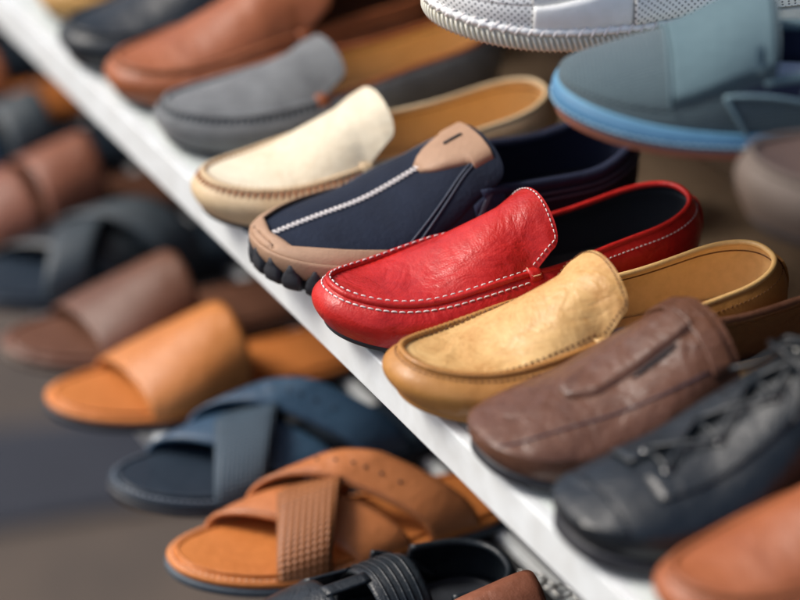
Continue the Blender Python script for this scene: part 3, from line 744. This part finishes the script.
# black fisherman style sandal
o=root('black_cutout_sandal','black leather sandal with cut out openings and a ridged strap over the instep','sandal',(.080,-.124,LZ),-3,LOW); B=Bed(.214,.049)
footbed(B,o,'black_lining','black_rubber')
_,pf=strap(B,'front_vamp','black_leather',o,(.16,.14),(.36,.34),.038,.056,nw=14)
ob,pr=strap(B,'ridged_strap','black_leather',o,(.48,.46),(.66,.62),.058,.066,nw=14)
mb=MB()
for w in(.2,.36,.5,.64,.8): mb.tube([pr(u,w,.0006) for u in lin(30,.12,.88)],.0011,n=6)
mb.tube([pr(.12+.0*k,w,.0012) for k,w in enumerate(lin(8,.2,.8))],.0016,n=6)
mb.build('ridge','black_leather',ob)
for u0,u1 in((.06,.27),(.44,.56),(.73,.94)):     # bars joining the front and ridged straps
    mb=MB(); mb.grid([[pf(u,.9).lerp(pr(u,.1),w)+V((0,0,.0012)) for w in lin(8)] for u in lin(8,u0,u1)])
    mb.build('side_bar','black_leather',o,solid=.0026)
S=B.S
for sg in(1,-1):
    mb=MB(); rows=[]
    for t in lin(24,.58,.80):
        a=s_of(t) if sg==1 else 2-s_of(t); p,_,_=S.outline(a); h=.050-.030*((t-.58)/.22)**1.5
        rows.append([p+S.nrm(a)*(.001+.002*sin(pi*v)-.005*v*v)+V((0,0,.008+(h-.008)*v)) for v in lin(8)])
    mb.grid(rows if sg==1 else rows[::-1]); hc=mb.build('side_quarter','black_leather',o,solid=.003)
    mb=MB(); mb.tube([r[-1] for r in rows],.0022,n=8); mb.build('padded_edge','black_leather',hc)

mb=MB(); rows=[]
for a in lin(50,s_of(.72),2-s_of(.72)):
    p,t,_=S.outline(a); h=.047-.004*min(1,(t-.72)/.2)
    rows.append([p+S.nrm(a)*(.002+.003*sin(pi*v)-.005*v*v)+V((0,0,.008+(h-.008)*v)) for v in lin(8)])
mb.grid(rows); hc=mb.build('heel_counter','black_leather',o,solid=.003)
mb=MB(); mb.tube([r[-1] for r in rows],.0028,n=8); mb.build('padded_edge','black_leather',hc)

# two more sandals entering at the bottom
o=root('rose_loop_sandal','rose brown sandal strap tip showing at the bottom edge beside the chain','sandal',(.161,-.139,LZ),-3,LOW); B=Bed(.25,.043)
footbed(B,o,'rose_brown_leather','taupe_leather')
strap(B,'front_strap','rose_brown_leather',o,(.24,.20),(.40,.36),.040,.056); strap(B,'rear_strap','rose_brown_leather',o,(.60,.58),(.82,.80),.076,.088,nw=12)

# thin chain lying on the added black board
mb=MB()
o=root('chain','thin steel chain of round links lying behind the heel of the black sandal','chain',(0,0,0))
for k in range(9):
    c=V((.066+.0110*k,.112+.0078*k+.002*sin(k*1.7),LZ+.0045+.001*sin(k*2.3)))
    if k%3!=2: mb.tube([c+V((cos(x)*.0078,sin(x)*.0074,.0008*sin(2*x))) for x in lin(25,0,2*pi)[:-1]],.0013,n=6,closed=True)
    else: mb.tube([c+V((cos(x)*.0060,sin(x)*.0034,.001)) for x in lin(17,0,2*pi)[:-1]],.0011,n=6,closed=True)
mb.build('links','steel',o)

# ------------------------------------------------------------------ shelves, panels, ground
def slab(name,m,parent,x0,x1,y0,y1,z0,z1,bevel=.0015):
    mb=MB(); mb.box(((x0+x1)/2,(y0+y1)/2,(z0+z1)/2),((x1-x0)/2,(y1-y0)/2,(z1-z0)/2)); return mb.build(name,m,parent,smooth=False,bevel=bevel)
X0,X1=-1.9,.95
o=root('middle_shelf','white shelf with a pale front lip carrying the red loafer row','shelf',(0,0,0))
slab('board','shelf_top',o,X0,X1,.0065,.17,-.018,-.0005); slab('rear_board','kraft_panel',o,X0,X1,.1705,.36,-.018,-.0007); slab('front_lip','white_paint',o,X0,X1,-.004,.006,-.031,0)
o=root('upper_shelf','white shelf edge mostly hidden under the blue canvas shoe','shelf',(0,0,0))
slab('board','shelf_top',o,X0,X1,.1845,.42,UZ-.012,UZ-.0005); slab('front_lip','white_paint',o,X0,X1,.176,.184,UZ-.013,UZ)
o=root('lower_rack','lower rack of two white rails and added black boards standing in for the dark void under the sandals','shelf',(0,0,0))
slab('front_rail','white_paint',o,X0,X1,-.040,-.026,LZ-.020,LZ); slab('rear_rail','white_paint',o,X0,X1,.132,.141,LZ-.016,LZ+.001)
slab('board','void_shade_board',o,X0,X1,-.023,.129,LZ-.016,LZ-.003); slab('rear_board','void_shade_board',o,X0,X1,.144,.34,LZ-.016,LZ-.003)  # boards added to make the gap between the rails dark
o=root('rack_back_panel','brown back panel behind the shelves, lower part darkened to stand for shade','panel',(0,0,0))
slab('upper_panel','kraft_panel',o,X0,X1,.365,.375,-.016,UZ-.02); slab('lower_panel','shaded_kraft_panel',o,X0,X1,.365,.375,LZ-.03,-.02)  # lower panel is coloured dark for the shade beneath the middle shelf
mb=MB(); mb.grid([[V((x,y,-.95)) for y in (-60,60)] for x in (-60,60)])
g=mb.build('ground','ground'); g['kind']='structure'
o=root('floor_mat','dark blue mat blurred on the ground below the rack','mat',(-1.33,.33,-.946),-8)
mb=MB(); mb.grid([[V((x+.01*sin(y*9),y,.004*sin(x*11)*sin(y*7))) for y in lin(30,-.6,.9)] for x in lin(14,-.11,.11)]); mb.build('cloth','mat_blue',o,solid=.004)

# ------------------------------------------------------------------ camera
f=3080.
vx=V((-1830,-1680,f)).normalized(); ax=-vx
ty=(f*f+1680.**2)/1830.
ay=V((ty,-1680,f)).normalized(); az=ax.cross(ay)
# rows: world axes in (right, down, forward)
right=V((ax.x,ay.x,az.x)); down=V((ax.y,ay.y,az.y)); fwd=V((ax.z,ay.z,az.z))
cam=bpy.data.cameras.new('camera'); co=bpy.data.objects.new('camera',cam); COL.objects.link(co)
Mx=Matrix((( right.x,-down.x,-fwd.x),(right.y,-down.y,-fwd.y),(right.z,-down.z,-fwd.z))).to_4x4()
Mx.translation=V((1.69063,-.83067,1.03750)); co.matrix_world=Mx
cam.sensor_width=36; cam.lens=f/800*36; cam.clip_start=.05; cam.clip_end=300
cam.dof.use_dof=True; cam.dof.focus_distance=2.10; cam.dof.aperture_fstop=2.1; cam.dof.aperture_blades=9
sc.camera=co

# ------------------------------------------------------------------ light
w=bpy.data.worlds.new('World'); sc.world=w; w.use_nodes=True
nt=w.node_tree; sky=nt.nodes.new('ShaderNodeTexSky'); sky.sky_type='NISHITA'; sky.sun_disc=False
SD=V((-.48,-.66,.88)).normalized()     # towards the sun
el=math.asin(SD.z); sky.sun_elevation=el; sky.sun_rotation=math.atan2(SD.x,SD.y)
sky.air_density=.8; sky.dust_density=4.; sky.ozone_density=.8
nt.links.new(sky.outputs[0],nt.nodes['Background'].inputs[0]); nt.nodes['Background'].inputs[1].default_value=.115
sl=bpy.data.lights.new('sun','SUN'); sl.energy=2.0; sl.angle=R(20); sl.color=(1,.96,.9)
so=bpy.data.objects.new('sun',sl); COL.objects.link(so); so.rotation_euler=SD.to_track_quat('Z','Y').to_euler()
sc.view_settings.view_transform='Standard'; sc.view_settings.look='None'; sc.view_settings.exposure=.53; sc.view_settings.gamma=1
